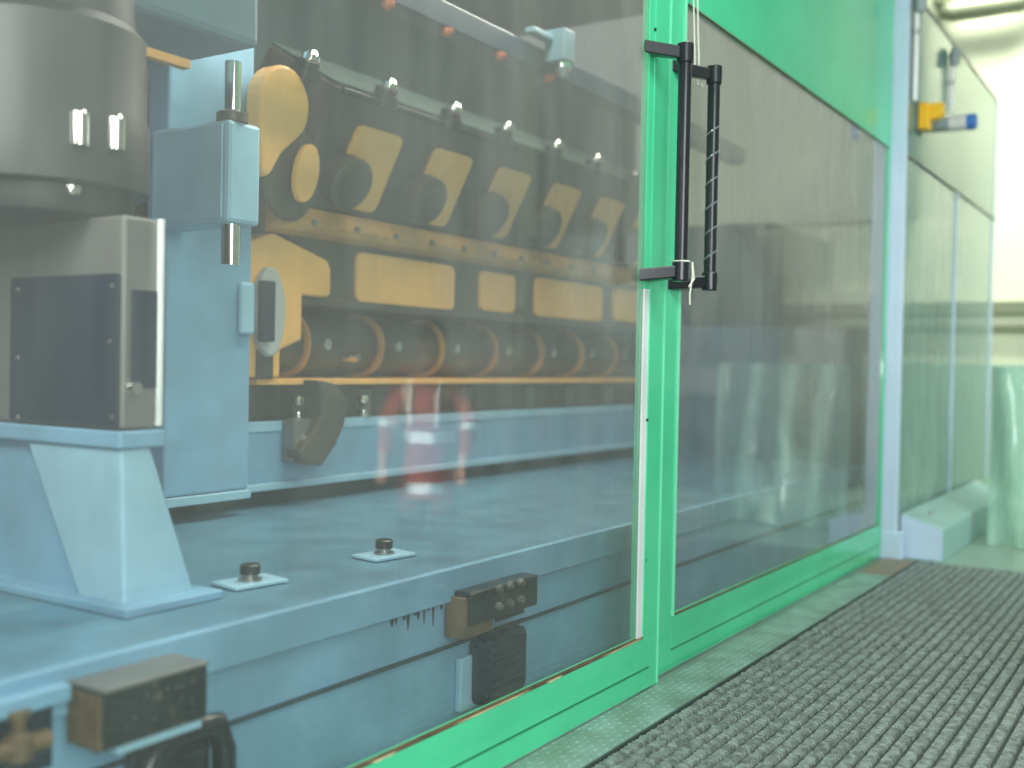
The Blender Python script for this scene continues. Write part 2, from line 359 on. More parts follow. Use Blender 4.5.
# cords
b = MB().tube([(hx + 0.031 * math.cos(a), DG - 0.17 + 0.041 * math.sin(a), hz0 + 0.045) for a in [k * 0.5 for k in range(14)]], 0.004, 6)
b.tube([(hx + 0.035, DG - 0.21, hz0 + 0.045), (hx + 0.03, DG - 0.215, hz0 - 0.02), (hx + 0.012, DG - 0.212, hz0 - 0.10), (hx + 0.02, DG - 0.21, hz0 - 0.15)], 0.004, 6)
b.tube([(hx + 0.04, DG - 0.21, hz0 + 0.045), (hx + 0.05, DG - 0.215, hz0 - 0.03), (hx + 0.0, DG - 0.212, hz0 - 0.07)], 0.004, 6)
tag(b.build('cord_tie', CORD), 'thin white cord tied round the foot of the near black pull handle', 'cord')
b = MB()
for dx in (0, 0.05): b.tube([(gx - 0.05 + dx, DG - 0.02, ZT + 0.05), (gx - 0.05 + dx, DG - 0.04, gz1 + 0.02), (gx - 0.05 + dx, DG - 0.06, gz1 - 0.05)], 0.0035, 6)
tag(b.build('hanging_wire', CORD), 'pair of thin pale wires hanging above the far pull handle', 'wire')

# ================================================================== post, guard, bench beyond the doors
po = thing('enclosure_post', 'pale blue-white upright post at the end of the green doors', 'post', (9.02, 2.12, 0))
MB().box((8.97, 2.095, 0.18), (9.06, DG + 0.05, 4.75)).build('upright', PWHITE, po, bevel=0.006)
MB().box((8.96, 2.05, -0.015), (9.09, DG + 0.05, 0.21)).build('post_foot', PWHITE, po, bevel=0.006)
MB().box((8.965, 2.08, 4.55), (9.10, DG + 0.05, 4.72)).build('top_cap', PWHITE, po, bevel=0.01)
GX1 = at(995, 200, Y=2.12).x
gp = thing('guard_screen', 'tall clear polycarbonate guard screen beyond the pale post', 'guard screen', (11, 2.12, 0.3))
MB().box((9.12, 2.115, 0.33), (GX1, 2.125, 3.26)).build('lower_pane', GUARDM, gp)
MB().box((9.12, 2.105, 3.27), (GX1, 2.125, ZTOP)).build('upper_panel', glass('tinted_guard', (0.40, 0.58, 0.56), 0.12, (150, 190, 178), 1.0, 0.08), gp)
for px in (953, 990):
    X = at(px, 300, Y=2.12).x; MB().box((X - 0.03, 2.10, 0.33), (X + 0.03, 2.114, 3.26 if px == 953 else ZTOP)).build('mullion', PWHITE, gp)
MB().box((9.12, 2.10, 3.25), (GX1, 2.13, 3.27)).build('rail', DULLGREY, gp)
MB().box((9.12, 2.10, ZTOP), (GX1, 2.14, ZTOP + 0.03)).build('rail', DULLGREY, gp)
bn = thing('low_bench', 'low pale blue metal bench with sloping top beyond the pale post', 'bench', (10.8, 1.95, 0))
MB().prism([(9.13, 2.095, -0.02), (9.13, 2.095, 0.35), (9.13, 1.80, 0.26), (9.13, 1.76, 0.24), (9.13, 1.76, -0.02)], (3.3, 0, 0)).build('bench_body', BENCH, bn, bevel=0.008)
MB().prism([(9.124, 2.09, -0.01), (9.124, 2.09, 0.34), (9.124, 1.80, 0.252), (9.124, 1.765, 0.235), (9.124, 1.765, -0.01)], (0.006, 0, 0)).build('end_plate', PWHITE, bn)
p = at(923, 524, Y=1.95); MB().lathe((9.6, 1.95, 0.303), (0, 0.25, 1), [(0, 0.03), (0.02, 0.025)], 12).build('bolt_head', STEEL, bn)
# yellow junction box with signal lamp and conduits
JX = 9.35
J0 = at(908, 104, X=JX); J1 = at(928, 128, X=JX); J2 = at(942, 106, X=JX)
jb = thing('junction_box', 'yellow plastic switch box fixed to the guard beside the pale post', 'switch box', (JX, 2.03, J1.z))
MB().box((JX, J1.y, J1.z), (JX + 0.16, 2.085, J0.z)).build('box_body', YBOX, jb, bevel=0.01)
zm = J0.z; hh = J0.z - J1.z
MB().prism([(JX + 0.02, J1.y, zm - 0.01), (JX + 0.02, J2.y, zm - 0.01), (JX + 0.02, J2.y, zm - hh*0.5), (JX + 0.02, J2.y + 0.03, zm - hh*0.62), (JX + 0.02, J1.y, zm - hh*0.66)], (0.10, 0, 0)).build('switch_lever', YBOX, jb, bevel=0.006)
MB().box((JX - 0.03, 2.087, J1.z - 0.02), (JX + 0.2, 2.104, J0.z + 0.02)).build('back_plate', DULLGREY, jb)
LX = 9.75
s0 = at(929, 125, X=LX); s1 = at(977, 122, X=LX); zc = (s0.z + s1.z) / 2; Ls = s0.y - s1.y
sl = thing('signal_lamp', 'horizontal cylinder lamp, grey, white and blue, beside the yellow box', 'lamp', (LX, s0.y, zc))
dY = (0, -1, 0); r = 0.062
MB().lathe((LX, s0.y, zc), dY, [(0, r*.8), (0.02, r), (Ls*.44, r)], 20).build('lamp_body', LGREY, sl, smooth=True)
MB().lathe((LX, s0.y - Ls*.44, zc), dY, [(0, r*1.1), (Ls*.18, r*1.1), (Ls*.185, r), (Ls*.2, r), (Ls*.205, r*1.1), (Ls*.36, r*1.1)], 20).build('white_lens', CLEARW, sl, smooth=True)
MB().lathe((LX, s0.y - Ls*.80, zc), dY, [(0, r*1.08), (Ls*.16, r*1.08), (Ls*.2, r*.8)], 20).build('blue_lens', BLUEP, sl, smooth=True)
MB().tube([(LX, s0.y, zc), (LX, 2.104, zc)], 0.02, 10).build('mounting_arm', STEEL, sl)
for px, yt, yb, lab in ((917, 4, 103, 'pale vertical conduit rising from the yellow switch box'), (952, 58, 114, 'shorter pale vertical conduit rising from the white signal lamp')):
    T = at(px, yt, Y=2.075); Bq = at(px, yb, Y=2.075)
    t = thing('conduit', lab, 'conduit', (T.x, 2.075, Bq.z), 'vertical conduits on the guard')
    MB().tube([(T.x, 2.075, Bq.z), (T.x, 2.075, T.z)], 0.022, 12).build('conduit_tube', ALU, t, smooth=True)
    MB().lathe((T.x, 2.05, T.z - 0.08), (0, 0, 1), [(0, 0.03), (0.03, 0.05), (0.12, 0.05), (0.17, 0.03)], 14).build('cap', LGREY, t, smooth=True)
    MB().box((T.x - 0.02, 2.05, T.z - 0.25), (T.x + 0.02, 2.104, T.z - 0.21)).build('clip', STEEL, t)
# brushed metal screen and plastic sheet at the far end
X = 13.0
pa = at(955, 368, X=X); pb = at(990, 368, X=X)
t = thing('metal_screen', 'bright brushed metal screen seen through the guard beyond the low bench', 'screen', (X, 2.0, 0))
MB().box((X, 2.15, 0.05), (X + 0.04, pa.y, pa.z)).build('sheet', SCREEN, t, bevel=0.004)
b = MB()
for y in (2.15, pa.y - 0.05): b.box((X + 0.04, y, -0.02), (X + 0.09, y + 0.05, pa.z))
b.build('frame', STEEL, t)
b = MB(); n = 26; cols = []
for i in range(n + 1):
    y = 1.60 - i * 0.05; row = []
    for j in range(9):
        z = 0.0 + 1.56 * j / 8
        row.append((10.2 + 0.05 * math.sin(i * 0.9 + j * 0.35) + 0.03 * math.sin(i * 0.37 - j * 0.8), y, z))
    cols.append(row)
fv = [[b.bm.verts.new(p) for p in r] for r in cols]; bv = [[b.bm.verts.new((p[0] + 0.012, p[1], p[2])) for p in r] for r in cols]
for i in range(n):
    for j in range(8):
        b.bm.faces.new((fv[i][j], fv[i+1][j], fv[i+1][j+1], fv[i][j+1])); b.bm.faces.new((bv[i][j+1], bv[i+1][j+1], bv[i+1][j], bv[i][j]))
for i in range(n):
    for j in (0, 8): b.bm.faces.new((fv[i][j], fv[i+1][j], bv[i+1][j], bv[i][j]))
for j in range(8):
    for i in (0, n): b.bm.faces.new((fv[i][j], fv[i][j+1], bv[i][j+1], bv[i][j]))
tag(b.build('plastic_sheet', CURTAIN, smooth=True), 'rippled translucent plastic sheet standing at the right edge beyond the bench', 'plastic sheet')
t = thing('locker', 'tall grey metal locker against the end wall, mirrored in the far pane', 'locker', (13.9, 0.3, 0))
MB().box((13.5, 0.0, -0.02), (14.4, 0.62, 2.05)).build('cabinet', GREYM, t, bevel=0.01)
MB().box((13.485, 0.02, 0.05), (13.5, 0.30, 2.0)).build('locker_door', GREYM, t); MB().box((13.485, 0.32, 0.05), (13.5, 0.60, 2.0)).build('locker_door', GREYM, t)
t = MB().box((14.3, -4.5, 3.45), (14.55, 1.0, 8.3)).build('dark_reflection_slab', DULLGREY, bevel=0.02)  # out-of-frame slab, added to darken the upper reflection in the far pane
tag(t, 'dull grey slab added on the end wall to darken the mirror image in the far pane', 'slab')
t = thing('press_frame', 'dark machine frame with a slanted shoulder by the end wall, mirrored in the far pane', 'machine', (13.8, -2.2, -0.02))
MB().prism([(13.55, -4.2, -0.015), (13.55, -4.2, 3.4), (13.55, -0.86, 3.4), (13.55, -0.44, 2.55), (13.55, -0.44, -0.015)], (0.7, 0, 0)).build('press_body', TEAL, t, bevel=0.02)
MB().box((13.5, -3.9, 0.3), (13.548, -0.8, 1.5)).build('front_panel', GREYM, t, bevel=0.01)
t = thing('metal_bin', 'dark green metal bin on the floor by the end wall, mirrored in the far pane', 'bin', (13.0, -0.6, 0))
MB().box((12.6, -1.9, 0.0), (13.3, -0.25, 1.1)).build('bin_body', TEAL, t, bevel=0.02)
MB().box((12.55, -1.95, 1.1), (13.35, -0.2, 1.18)).build('bin_rim', DARKER, t, bevel=0.01)
for a_ in (-1.8, -0.5): MB().box((12.65, a_, -0.02), (13.25, a_ + 0.15, 0.0)).build('foot', DARKER, t)

# ================================================================== machine bed
BY, BZ = 2.45, 0.70
bed = thing('machine_bed', 'long light blue cast machine bed running behind the glass', 'machine bed', (4.5, 4, -0.02))
MB().box((-0.5, BY + 0.03, -0.02), (9.4, 5.9, BZ - 0.13)).build('bed_casting', BLUE, bed, bevel=0.01)
MB().box((-0.5, BY, BZ - 0.13), (9.4, 5.9, BZ)).build('table_slab', BLUED, bed, bevel=0.012)
MB().box((-0.5, BY - 0.004, BZ - 0.125), (9.4, BY + 0.03, BZ + 0.004)).build('front_lip', BLUE, bed, bevel=0.004)
a = at(403, 660, Y=BY + 0.03)
MB().box((-0.5, BY + 0.015, a.z - 0.012), (9.4, BY + 0.03, a.z)).build('front_seam', TEAL, bed)
b = MB()                                                       # oil runs below the slab edge
for px in [392, 396, 404, 408, 415, 418, 424, 428, 433, 441, 449, 455, 458]:
    q = at(px, 625, Y=BY + 0.028); hgt = random.uniform(0.01, 0.09); wd = random.uniform(0.006, 0.016)
    b.prism([(q.x - wd, BY + 0.027, BZ - 0.13), (q.x + wd, BY + 0.027, BZ - 0.13), (q.x + wd * 0.5, BY + 0.027, BZ - 0.13 - hgt * 0.7), (q.x, BY + 0.027, BZ - 0.13 - hgt)], (0, 0.003, 0))
b.build('oil_runs', DARKER, bed)
# hold-down bolts on the table
for px, py, lab in ((250, 583, 'round-headed hold-down bolt on a square pad, nearer the black box'), (384, 556, 'round-headed hold-down bolt on a square pad, farther along the table')):
    q = at(px, py, Z=BZ + 0.006)
    t = thing('hold_down_bolt', lab, 'bolt', (q.x, q.y, BZ), 'hold-down bolts on the blue table')
    MB().prism([(q.x - 0.12, q.y - 0.06, BZ + 0.004), (q.x + 0.10, q.y - 0.09, BZ + 0.004), (q.x + 0.13, q.y + 0.06, BZ + 0.004), (q.x - 0.10, q.y + 0.09, BZ + 0.004)], (0, 0, 0.012)).build('pad', BLUEL, t, bevel=0.003)
    MB().lathe((q.x, q.y, BZ + 0.016), (0, 0, 1), [(0, 0.042), (0.008, 0.042), (0.009, 0.028), (0.03, 0.028)], 20).build('washer', STEEL, t, smooth=True)
    MB().lathe((q.x, q.y, BZ + 0.04), (0, 0, 1), [(0, 0.036), (0.03, 0.036), (0.036, 0.028), (0.036, 0.018), (0.025, 0.016)], 20).build('bolt_head', DARKER, t, smooth=True)
# black junction items on bed front
def front_box(name, x0, y0, x1, y1, Yf, depth, m, bev, label, cat):
    a = at(x0, (y0 + y1) / 2, Y=Yf); c = at(x1, (y0 + y1) / 2, Y=Yf); mx = (x0 + x1) / 2
    zt = at(mx, y0, Y=Yf).z; zb = at(mx, y1, Y=Yf).z
    t = thing(name, label, cat, ((a.x + c.x) / 2, Yf, zb))
    MB().box((a.x, Yf, zb), (c.x, Yf + depth, zt)).build('housing', m, t, bevel=bev)
    return t, a.x, c.x, zb, zt
t, xa, xb, za, zb_ = front_box('terminal_box', 472, 584, 538, 616, 2.36, 0.088, OILY, 0.008, 'oily black terminal box with fittings on the edge of the blue bed', 'terminal box')
MB().box((xa - 0.02, 2.38, za - 0.05), (xa + 0.18, 2.475, zb_ - 0.02)).build('side_plate', BROWN, t, bevel=0.005)
b = MB()
for k in range(6):
    b.lathe((xa + 0.18 + 0.08 * (k % 3), 2.36, za + 0.05 + 0.07 * (k // 3)), (0, -1, 0), [(0, 0.018), (0.02, 0.014)], 10)
b.build('fitting', STEEL, t)
t, xa, xb, za, zb_ = front_box('motor_cover', 486, 632, 530, 700, 2.38, 0.10, PANEL, 0.04, 'dark rounded cover on the blue bed front below the terminal box', 'cover')
b = MB()
for k in range(9): b.box((xa + 0.06, 2.376, za + 0.06 + k * 0.035), (xb - 0.06, 2.381, za + 0.075 + k * 0.035))
b.build('vent_slats', DARKER, t)
t, xa, xb, za, zb_ = front_box('cover_plate', 461, 655, 484, 708, 2.45, 0.03, BLUEL, 0.006, 'pale narrow cover plate with dark screws left of the rounded dark cover', 'plate')
b = MB()
for k in (0.15, 0.85): b.lathe((xb - 0.03, 2.45, za + (zb_ - za) * k), (0, -1, 0), [(0, 0.014), (0.008, 0.01)], 12)
b.build('screw', DARKER, t)

# ================================================================== carriage + fixtures under the engine
CY = 4.3
cz0, cz1 = at(403, 474, Y=CY).z, at(403, 416, Y=CY).z
cr = thing('carriage', 'pale blue carriage beam carrying the yellow engine block', 'carriage', (6.5, 4.8, BZ))
CX0 = at(163, 440, Y=CY).x
MB().box((CX0 + 0.3, CY + 0.10, BZ + 0.005), (9.3, 5.6, cz0)).build('slide_base', TEAL, cr)
MB().box((CX0, CY, cz0), (9.4, 5.7, cz1)).build('beam', BLUE, cr, bevel=0.012)
MB().box((CX0, CY - 0.03, cz0), (9.4, CY, cz0 + 0.04)).build('lower_lip', BLUEL, cr, bevel=0.006)
MB().box((CX0, CY - 0.006, cz1 - 0.05), (9.4, CY, cz1 + 0.006)).build('upper_lip', BLUEL, cr, bevel=0.004)
# blocks on the carriage, y 385-415
EZ = at(403, 384, Y=CY).z
b = thing('support_rail', 'dark grey steel support rail between engine block and blue carriage', 'rail', (6.5, 4.6, cz1 + 0.006))
MB().box((4.15, CY + 0.12, cz1 + 0.008), (9.2, 5.4, EZ - 0.006)).build('rail_bar', DARK, b, bevel=0.008)
q = MB()
for px in (352, 455, 520, 560, 600):
    X = at(px, 405, Y=CY + 0.12).x; q.box((X, CY + 0.06, cz1 + 0.008), (X + 0.12, CY + 0.12, EZ - 0.03))
q.build('spacer_blocks', GREYM, b, bevel=0.006)
# locating studs
for px, py, lab in ((297, 402, 'bright steel stud bolt standing on the blue carriage left of the dark clamp'), (362, 402, 'bright steel stud bolt on the blue carriage right of the dark clamp')):
    q = at(px, 415, Y=CY + 0.04)
    t = thing('stud_bolt', lab, 'bolt', (q.x, CY + 0.04, cz1), 'stud bolts on the carriage')
    MB().lathe((q.x, CY + 0.03, cz1 + 0.006), (0, 0, 1), [(0, 0.045), (0.02, 0.045), (0.021, 0.028), (0.12, 0.028), (0.13, 0.02)], 16).build('stud', CHROME, t, smooth=True)
    MB().lathe((q.x, CY + 0.03, cz1 + 0.05), (0, 0, 1), [(0, 0.045), (0.04, 0.045)], 6).build('nut', STEEL, t)
# dark hook clamp
t = thing('hook_clamp', 'dark curved steel clamp hooking down over the blue carriage front', 'clamp', (5.0, CY - 0.1, 1.0))
ys = [(318, 380), (336, 384), (348, 400), (345, 424), (336, 446), (322, 466), (303, 464), (300, 452), (312, 436), (322, 416), (322, 396)]
pts = [at(x, y, Y=CY - 0.16) for x, y in ys]
MB().prism([(p.x, CY - 0.16, p.z) for p in pts], (0, 0.12, 0)).build('jaw', DARK, t, bevel=0.012)
p = at(300, 440, Y=CY - 0.05); MB().box((p.x - 0.1, CY - 0.10, p.z - 0.12), (p.x + 0.04, CY - 0.008, p.z + 0.12)).build('clamp_foot', GREYM, t, bevel=0.01)
MB().lathe((p.x - 0.02, CY - 0.10, p.z), (0, -1, 0), [(0, 0.03), (0.03, 0.026)], 12).build('bolt_head', CHROME, t)

# ================================================================== engine block
eb = thing('engine_block', 'large yellow V engine block with dark machined faces on the carriage', 'engine block', (6.5, 4.9, EZ))
EX0 = at(256, 300, Y=CY).x; EX1 = at(648, 300, Y=CY).x + 0.1
z_lo, z_sh, z_mid, z_led, z_top = EZ + 0.02, 1.80, 1.83, 2.36, 2.98
yt = CY - 0.32
MB().prism([(EX0 + 0.25, CY, z_mid), (EX0 + 0.25, CY, z_led), (EX0 + 0.25, yt, z_top), (EX0 + 0.25, yt + 0.5, z_top + 0.29), (EX0 + 0.25, 4.95, 2.7), (EX0 + 0.25, 5.4, z_top + 0.29), (EX0 + 0.25, 5.9, z_top), (EX0 + 0.25, 5.6, z_led), (EX0 + 0.25, 5.6, z_mid)], (EX1 - EX0 - 0.25, 0, 0)).build('cylinder_banks', DARK, eb, bevel=0.01)
MB().box((EX0 + 0.3, CY + 0.52, z_lo), (EX1, 5.3, z_mid)).build('crankcase', DARK, eb)
MB().box((EX0, CY - 0.02, EZ), (EX1, 5.3, EZ + 0.035)).build('sump_flange', YEL, eb, bevel=0.005)
MB().box((EX0 + 0.3, CY - 0.03, z_mid - 0.02), (EX1, CY + 0.02, z_mid + 0.03)).build('lower_ledge', DARK, eb, bevel=0.01)
# sloping yellow ledge between rows
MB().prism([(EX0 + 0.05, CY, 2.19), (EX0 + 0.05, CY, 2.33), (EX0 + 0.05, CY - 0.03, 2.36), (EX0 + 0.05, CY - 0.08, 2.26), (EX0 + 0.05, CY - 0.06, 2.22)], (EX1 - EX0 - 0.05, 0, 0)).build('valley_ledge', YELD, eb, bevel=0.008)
b = MB()
for k in range(12): b.lathe((EX0 + 0.35 + k * 0.36, CY - 0.078, 2.27), (0, -1, 0.2), [(0, 0.022), (0.02, 0.018)], 6)
b.build('ledge_bolts', STEEL, eb)
def rrect(x0, z0, x1, z1, r=0.05, n=5):
    out = []
    for cx, cz, a0 in ((x1-r, z1-r, 0), (x0+r, z1-r, 90), (x0+r, z0+r, 180), (x1-r, z0+r, 270)):
        for k in range(n): a = math.radians(a0 + 90 * k / (n - 1)); out.append((cx + r * math.cos(a), cz + r * math.sin(a)))
    return out
for x0, x1, (yt0, yb0) in ((354, 452, (259, 306)), (478, 513, (273, 312)), (533, 600, (282, 319)), (612, 640, (290, 322))):
    a = at(x0, (yt0+yb0)/2, Y=CY).x; c = at(x1, (yt0+yb0)/2, Y=CY).x; mx = (x0+x1)/2
    zt = at(mx, yt0, Y=CY).z; zb0 = at(mx, yb0, Y=CY).z
    MB().prism([(x, CY - 0.025, z) for x, z in rrect(a, zb0, c, zt)], (0, 0.03, 0)).build('side_cover', YEL, eb, bevel=0.006)
# slanted pads on the bank
nrm = Vector((0, -(z_top - z_led), -0.32)).normalized(); slope = Vector((0, yt - CY, z_top - z_led))
def onbank(X, s, o=0.0): return Vector((X, CY, z_led)) + slope * s + nrm * o
for k in range(6):
    Xr = 5.03 + 0.72 * k
    out = []
    for cx, cs, a0 in ((Xr-.05, .70, 0), (Xr-.36, .70, 90), (Xr-.36, .14, 180), (Xr-.05, .14, 270)):
        for i in range(4): a = math.radians(a0 + 30 * i); out.append(onbank(cx + 0.05 * math.cos(a), cs + 0.07 * math.sin(a), 0.0))
    MB().prism(out, nrm * 0.02).build('bank_pad', YEL, eb, bevel=0.004)
    c0 = onbank(Xr - 0.37, 0.30, 0.0)
    st_ = MB().lathe(c0, nrm, [(0, 0.155), (0.10, 0.155), (0.115, 0.14), (0.12, 0.12)], 28).build('liner_boss', DARK, eb, smooth=True)
    MB().lathe(c0 + nrm * 0.118, nrm, [(0, 0.105), (0.012, 0.1), (0.02, 0.05)], 20).build('core_plug', DARK, st_, smooth=True)
MB().prism([(EX0 + 0.26, yt + 0.01, z_top + 0.012), (EX0 + 0.26, yt + 0.5, z_top + 0.296), (EX0 + 0.26, yt + 0.495, z_top + 0.31), (EX0 + 0.26, yt + 0.005, z_top + 0.026)], (EX1 - EX0 - 0.27, 0, 0)).build('deck_shade', DECKSHADE, eb)  # dark sheet laid on the deck: shade put into its colour
# deck-edge studs
b_ = 0
for px, py in ((303, 75), (382, 100), (447, 123), (500, 139), (550, 155), (590, 168), (630, 181)):
    q = at(px, py, Y=yt + 0.03)
    u = MB().lathe((q.x, yt + 0.03, z_top - 0.02), (0, -0.35, 1), [(0, 0.085), (0.06, 0.085), (0.065, 0.065), (0.10, 0.065), (0.11, 0.055)], 18).build('deck_stud', DARKER, eb, smooth=True)
    MB().lathe((q.x, yt - 0.02, z_top + 0.08), (0, -0.35, 1), [(0, 0.048), (0.03, 0.048), (0.05, 0.03)], 14).build('stud_cap', CHROME, u, smooth=True)
MB().box((EX0 + 0.3, yt - 0.015, z_top - 0.03), (EX1, yt + 0.02, z_top + 0.005)).build('deck_edge', DARKER, eb, bevel=0.008)
# end housing: lobe, oval, yellow end plate, grey round flange
q = at(276, 112, Y=yt + 0.05)
MB().prism([(q.x + dx, yt + 0.1, q.z + dz) for dx, dz in [(.005 + .17 * math.cos(math.radians(t_)), .04 + .19 * math.sin(math.radians(t_))) for t_ in range(-50, 181, 15)] + [(-.165, -.12), (-.16, -.30), (-.13, -.36), (-.09, -.33), (-.02, -.22)]], (0, -0.12, 0)).build('end_lobe', YEL, eb, bevel=0.02)
q = at(296, 174, Y=CY - 0.14)
MB().tube_ax(Vector((q.x - 0.06, CY - 0.14, q.z)), Vector((0.2, -1, -0.1)).normalized(), [(0, 0.26), (0.03, 0.26)], 28).build('end_disc', DARK, eb, bevel=0.01)
el = MB(); el.prism([(q.x + 0.085 * math.cos(a) + 0.03*math.sin(a), CY - 0.19, q.z + 0.16 * math.sin(a)) for a in [2*math.pi*i/24 for i in range(24)]], (0.01, -0.03, 0)); el.build('oval_cover', YEL, eb, bevel=0.006)
q1 = at(258, 232, Y=CY - 0.05); q2 = at(331, 298, Y=CY - 0.05); q3 = at(302, 340, Y=CY - 0.05); q4 = at(280, 378, Y=CY - 0.05)
MB().prism([(q1.x - 0.05, CY - 0.05, q2.z), (q1.x - 0.05, CY - 0.05, q1.z - 0.05), (q1.x + 0.12, CY - 0.05, q1.z + 0.01), (q2.x - 0.03, CY - 0.05, q1.z - 0.1), (q2.x, CY - 0.05, q1.z - 0.15), (q2.x, CY - 0.05, q2.z + 0.02), (q2.x - 0.03, CY - 0.05, q2.z), (q3.x, CY - 0.05, q2.z), (q3.x, CY - 0.05, q3.z), (q4.x, CY - 0.05, q4.z + 0.15), (q4.x + 0.0, CY - 0.05, EZ + 0.04), (q1.x - 0.05, CY - 0.05, EZ + 0.04)], (0, 0.5, 0)).build('end_housing', YEL, eb, bevel=0.015)
q = at(268, 312, Y=CY - 0.08)
MB().prism([(q.x + 0.105 * math.cos(a), CY - 0.051, q.z + 0.24 * math.sin(a)) for a in [2*math.pi*i/28 for i in range(28)]], (0, -0.06, 0)).build('end_flange', LGREYW, eb, bevel=0.015)
MB().box((q.x - 0.11, CY - 0.16, q.z - 0.16), (q.x - 0.02, CY - 0.112, q.z + 0.16)).build('flange_block', PANEL, eb, bevel=0.01)
q = at(266, 362, Y=CY - 0.06); MB().box((q.x - 0.07, CY - 0.07, q.z - 0.09), (q.x + 0.05, CY - 0.05, q.z + 0.07)).build('cast_window', DARK, eb, bevel=0.01)
# crank tunnel: journal shaft and yellow-edged bulkheads
yc, zc_ = CY + 0.30, 1.60
MB().lathe((EX0 + 0.28, yc, zc_), (1, 0, 0), [(0, 0.17), (EX1 - EX0 - 0.3, 0.17)], 28).build('bearing_bore', DARK, eb, smooth=True)
for k, px in enumerate((308, 382, 443, 497, 543, 583, 617)):
    X = at(px, 342, Y=yc - 0.2).x
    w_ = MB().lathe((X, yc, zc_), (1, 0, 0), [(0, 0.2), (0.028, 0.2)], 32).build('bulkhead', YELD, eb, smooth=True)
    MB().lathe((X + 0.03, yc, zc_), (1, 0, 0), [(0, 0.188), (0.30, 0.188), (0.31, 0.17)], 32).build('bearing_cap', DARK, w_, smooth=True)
    MB().lathe((X + 0.16, yc - 0.18, zc_), (0, -1, 0), [(0, 0.035), (0.03, 0.032), (0.035, 0.02)], 14).build('cap_bolt', CHROME, w_, smooth=True)
q = at(361, 357, Y=CY - 0.02); MB().lathe((q.x, CY + 0.12, q.z), (0, -1, 0), [(0, 0.03), (0.10, 0.03), (0.12, 0.02)], 14).build('oil_fitting', CHROME, eb, smooth=True)

# ================================================================== left side: column with clamp cylinder
KY = CY - 0.16
cl = thing('fixture_column', 'upright pale blue column fixed at the left end of the carriage beam', 'column', (4.0, CY - 0.08, cz0))
X0 = at(165, 400, Y=KY).x; X1 = at(250, 400, Y=KY).x
MB().box((X0, KY, cz0 + 0.045), (X1, CY - 0.008, 4.6)).build('column_body', BLUE, cl, bevel=0.015)
MB().box((X0, KY - 0.02, cz0 - 0.002), (X1, CY - 0.032, cz0 + 0.043)).build('column_foot', BLUEL, cl, bevel=0.006)
MB().box((X1 - 0.10, KY - 0.035, at(243, 335, Y=KY).z), (X1 - 0.004, KY, at(243, 282, Y=KY).z)).build('side_pad', BLUEL, cl, bevel=0.03)
cc = thing('clamp_cylinder', 'boxy pale blue hydraulic clamp cylinder with bright rods on the column', 'hydraulic cylinder', (3.7, 3.9, 2.2))
FY = 3.62
a = at(229, 118, Y=FY); c = at(229, 222, Y=FY); r_ = at(261, 170, Y=FY)
MB().box((a.x, FY, c.z), (r_.x, KY - 0.002, a.z)).build('cylinder_body', BLUEL, cc, bevel=0.02)
MB().box((a.x - 0.012, FY + 0.03, c.z + 0.02), (a.x - 0.001, KY - 0.03, a.z - 0.02)).build('side_cover', BLUEL, cc, bevel=0.006)
RY = FY + 0.06; rx = at(222, 240, Y=RY).x + 0.05
MB().tube([(rx, RY, c.z), (rx, RY, at(222, 264, Y=RY).z)], 0.042, 18).build('lower_rod', CHROME, cc, smooth=True)
rz = at(227, 60, Y=RY).z
MB().tube([(rx, RY, a.z), (rx, RY, rz)], 0.036, 18).build('upper_rod', CHROME, cc, smooth=True)
MB().lathe((rx, RY, a.z), (0, 0, 1), [(0, 0.07), (0.04, 0.07), (0.05, 0.05)], 18).build('rod_seal', DARK, cc, smooth=True)

# spindle head (upper left): big dark cylinder with blue housing
SY = 3.1
sh = thing('spindle_head', 'large dark round spindle head with bright flange bolts, upper left', 'spindle head', (2.0, 3.2, 2.4))
s0 = at(60, 90, Y=SY)
SX = s0.x + 0.05; zt0 = at(60, 20, Y=SY).z; zb0 = at(60, 210, Y=SY - 0.2).z
MB().lathe((SX, SY + 0.2, zb0), (0, 0, 1), [(0, 0.26), (0.02, 0.30), (0.05, 0.31), (0.10, 0.31), (0.11, 0.36), (0.34, 0.36), (0.36, 0.35), (0.62, 0.35), (0.66, 0.31), (0.80, 0.30), (2.0, 0.30)], 44).build('spindle_body', SPIN, sh, smooth=True)
b = MB().box((SX + 0.15, SY + 0.15, 2.75), (SX + 0.95, SY + 1.0, 4.60)).build('head_casting', CAST, sh, bevel=0.03)
for px, py, r in ((78, 133, 0.030), (112, 138, 0.030), (77, 187, 0.022), (122, 168, 0.014), (120, 180, 0.012)):
    q = at(px, py, Y=SY - 0.14); dvec = Vector((q.x - SX, q.y - SY - 0.2, 0)).normalized()
    R0 = 0.358 if py < 150 else 0.31
    base = Vector((SX, SY + 0.2, q.z)) + dvec * R0
    MB().lathe(base - Vector((0, 0, 0.04 if r > .025 else 0)) , (0, 0, 1) if r > .025 else dvec, [(0, r), (0.10 if r > .025 else .02, r), (0.11 if r > .025 else .025, r * 0.7)], 16).build('flange_bolt', CHROME, sh, smooth=True)
MB().box((SX + 0.1, SY - 0.06, at(170, 64, Y=SY).z - 0.015), (SX + 0.42, SY - 0.02, at(170, 64, Y=SY).z + 0.015)).build('oil_line', YELD, sh)
MB().box((SX - 0.5, SY + 0.3, 3.0), (SX + 0.2, SY + 1.2, 4.6)).build('rear_casting', TEAL, sh, bevel=0.03)

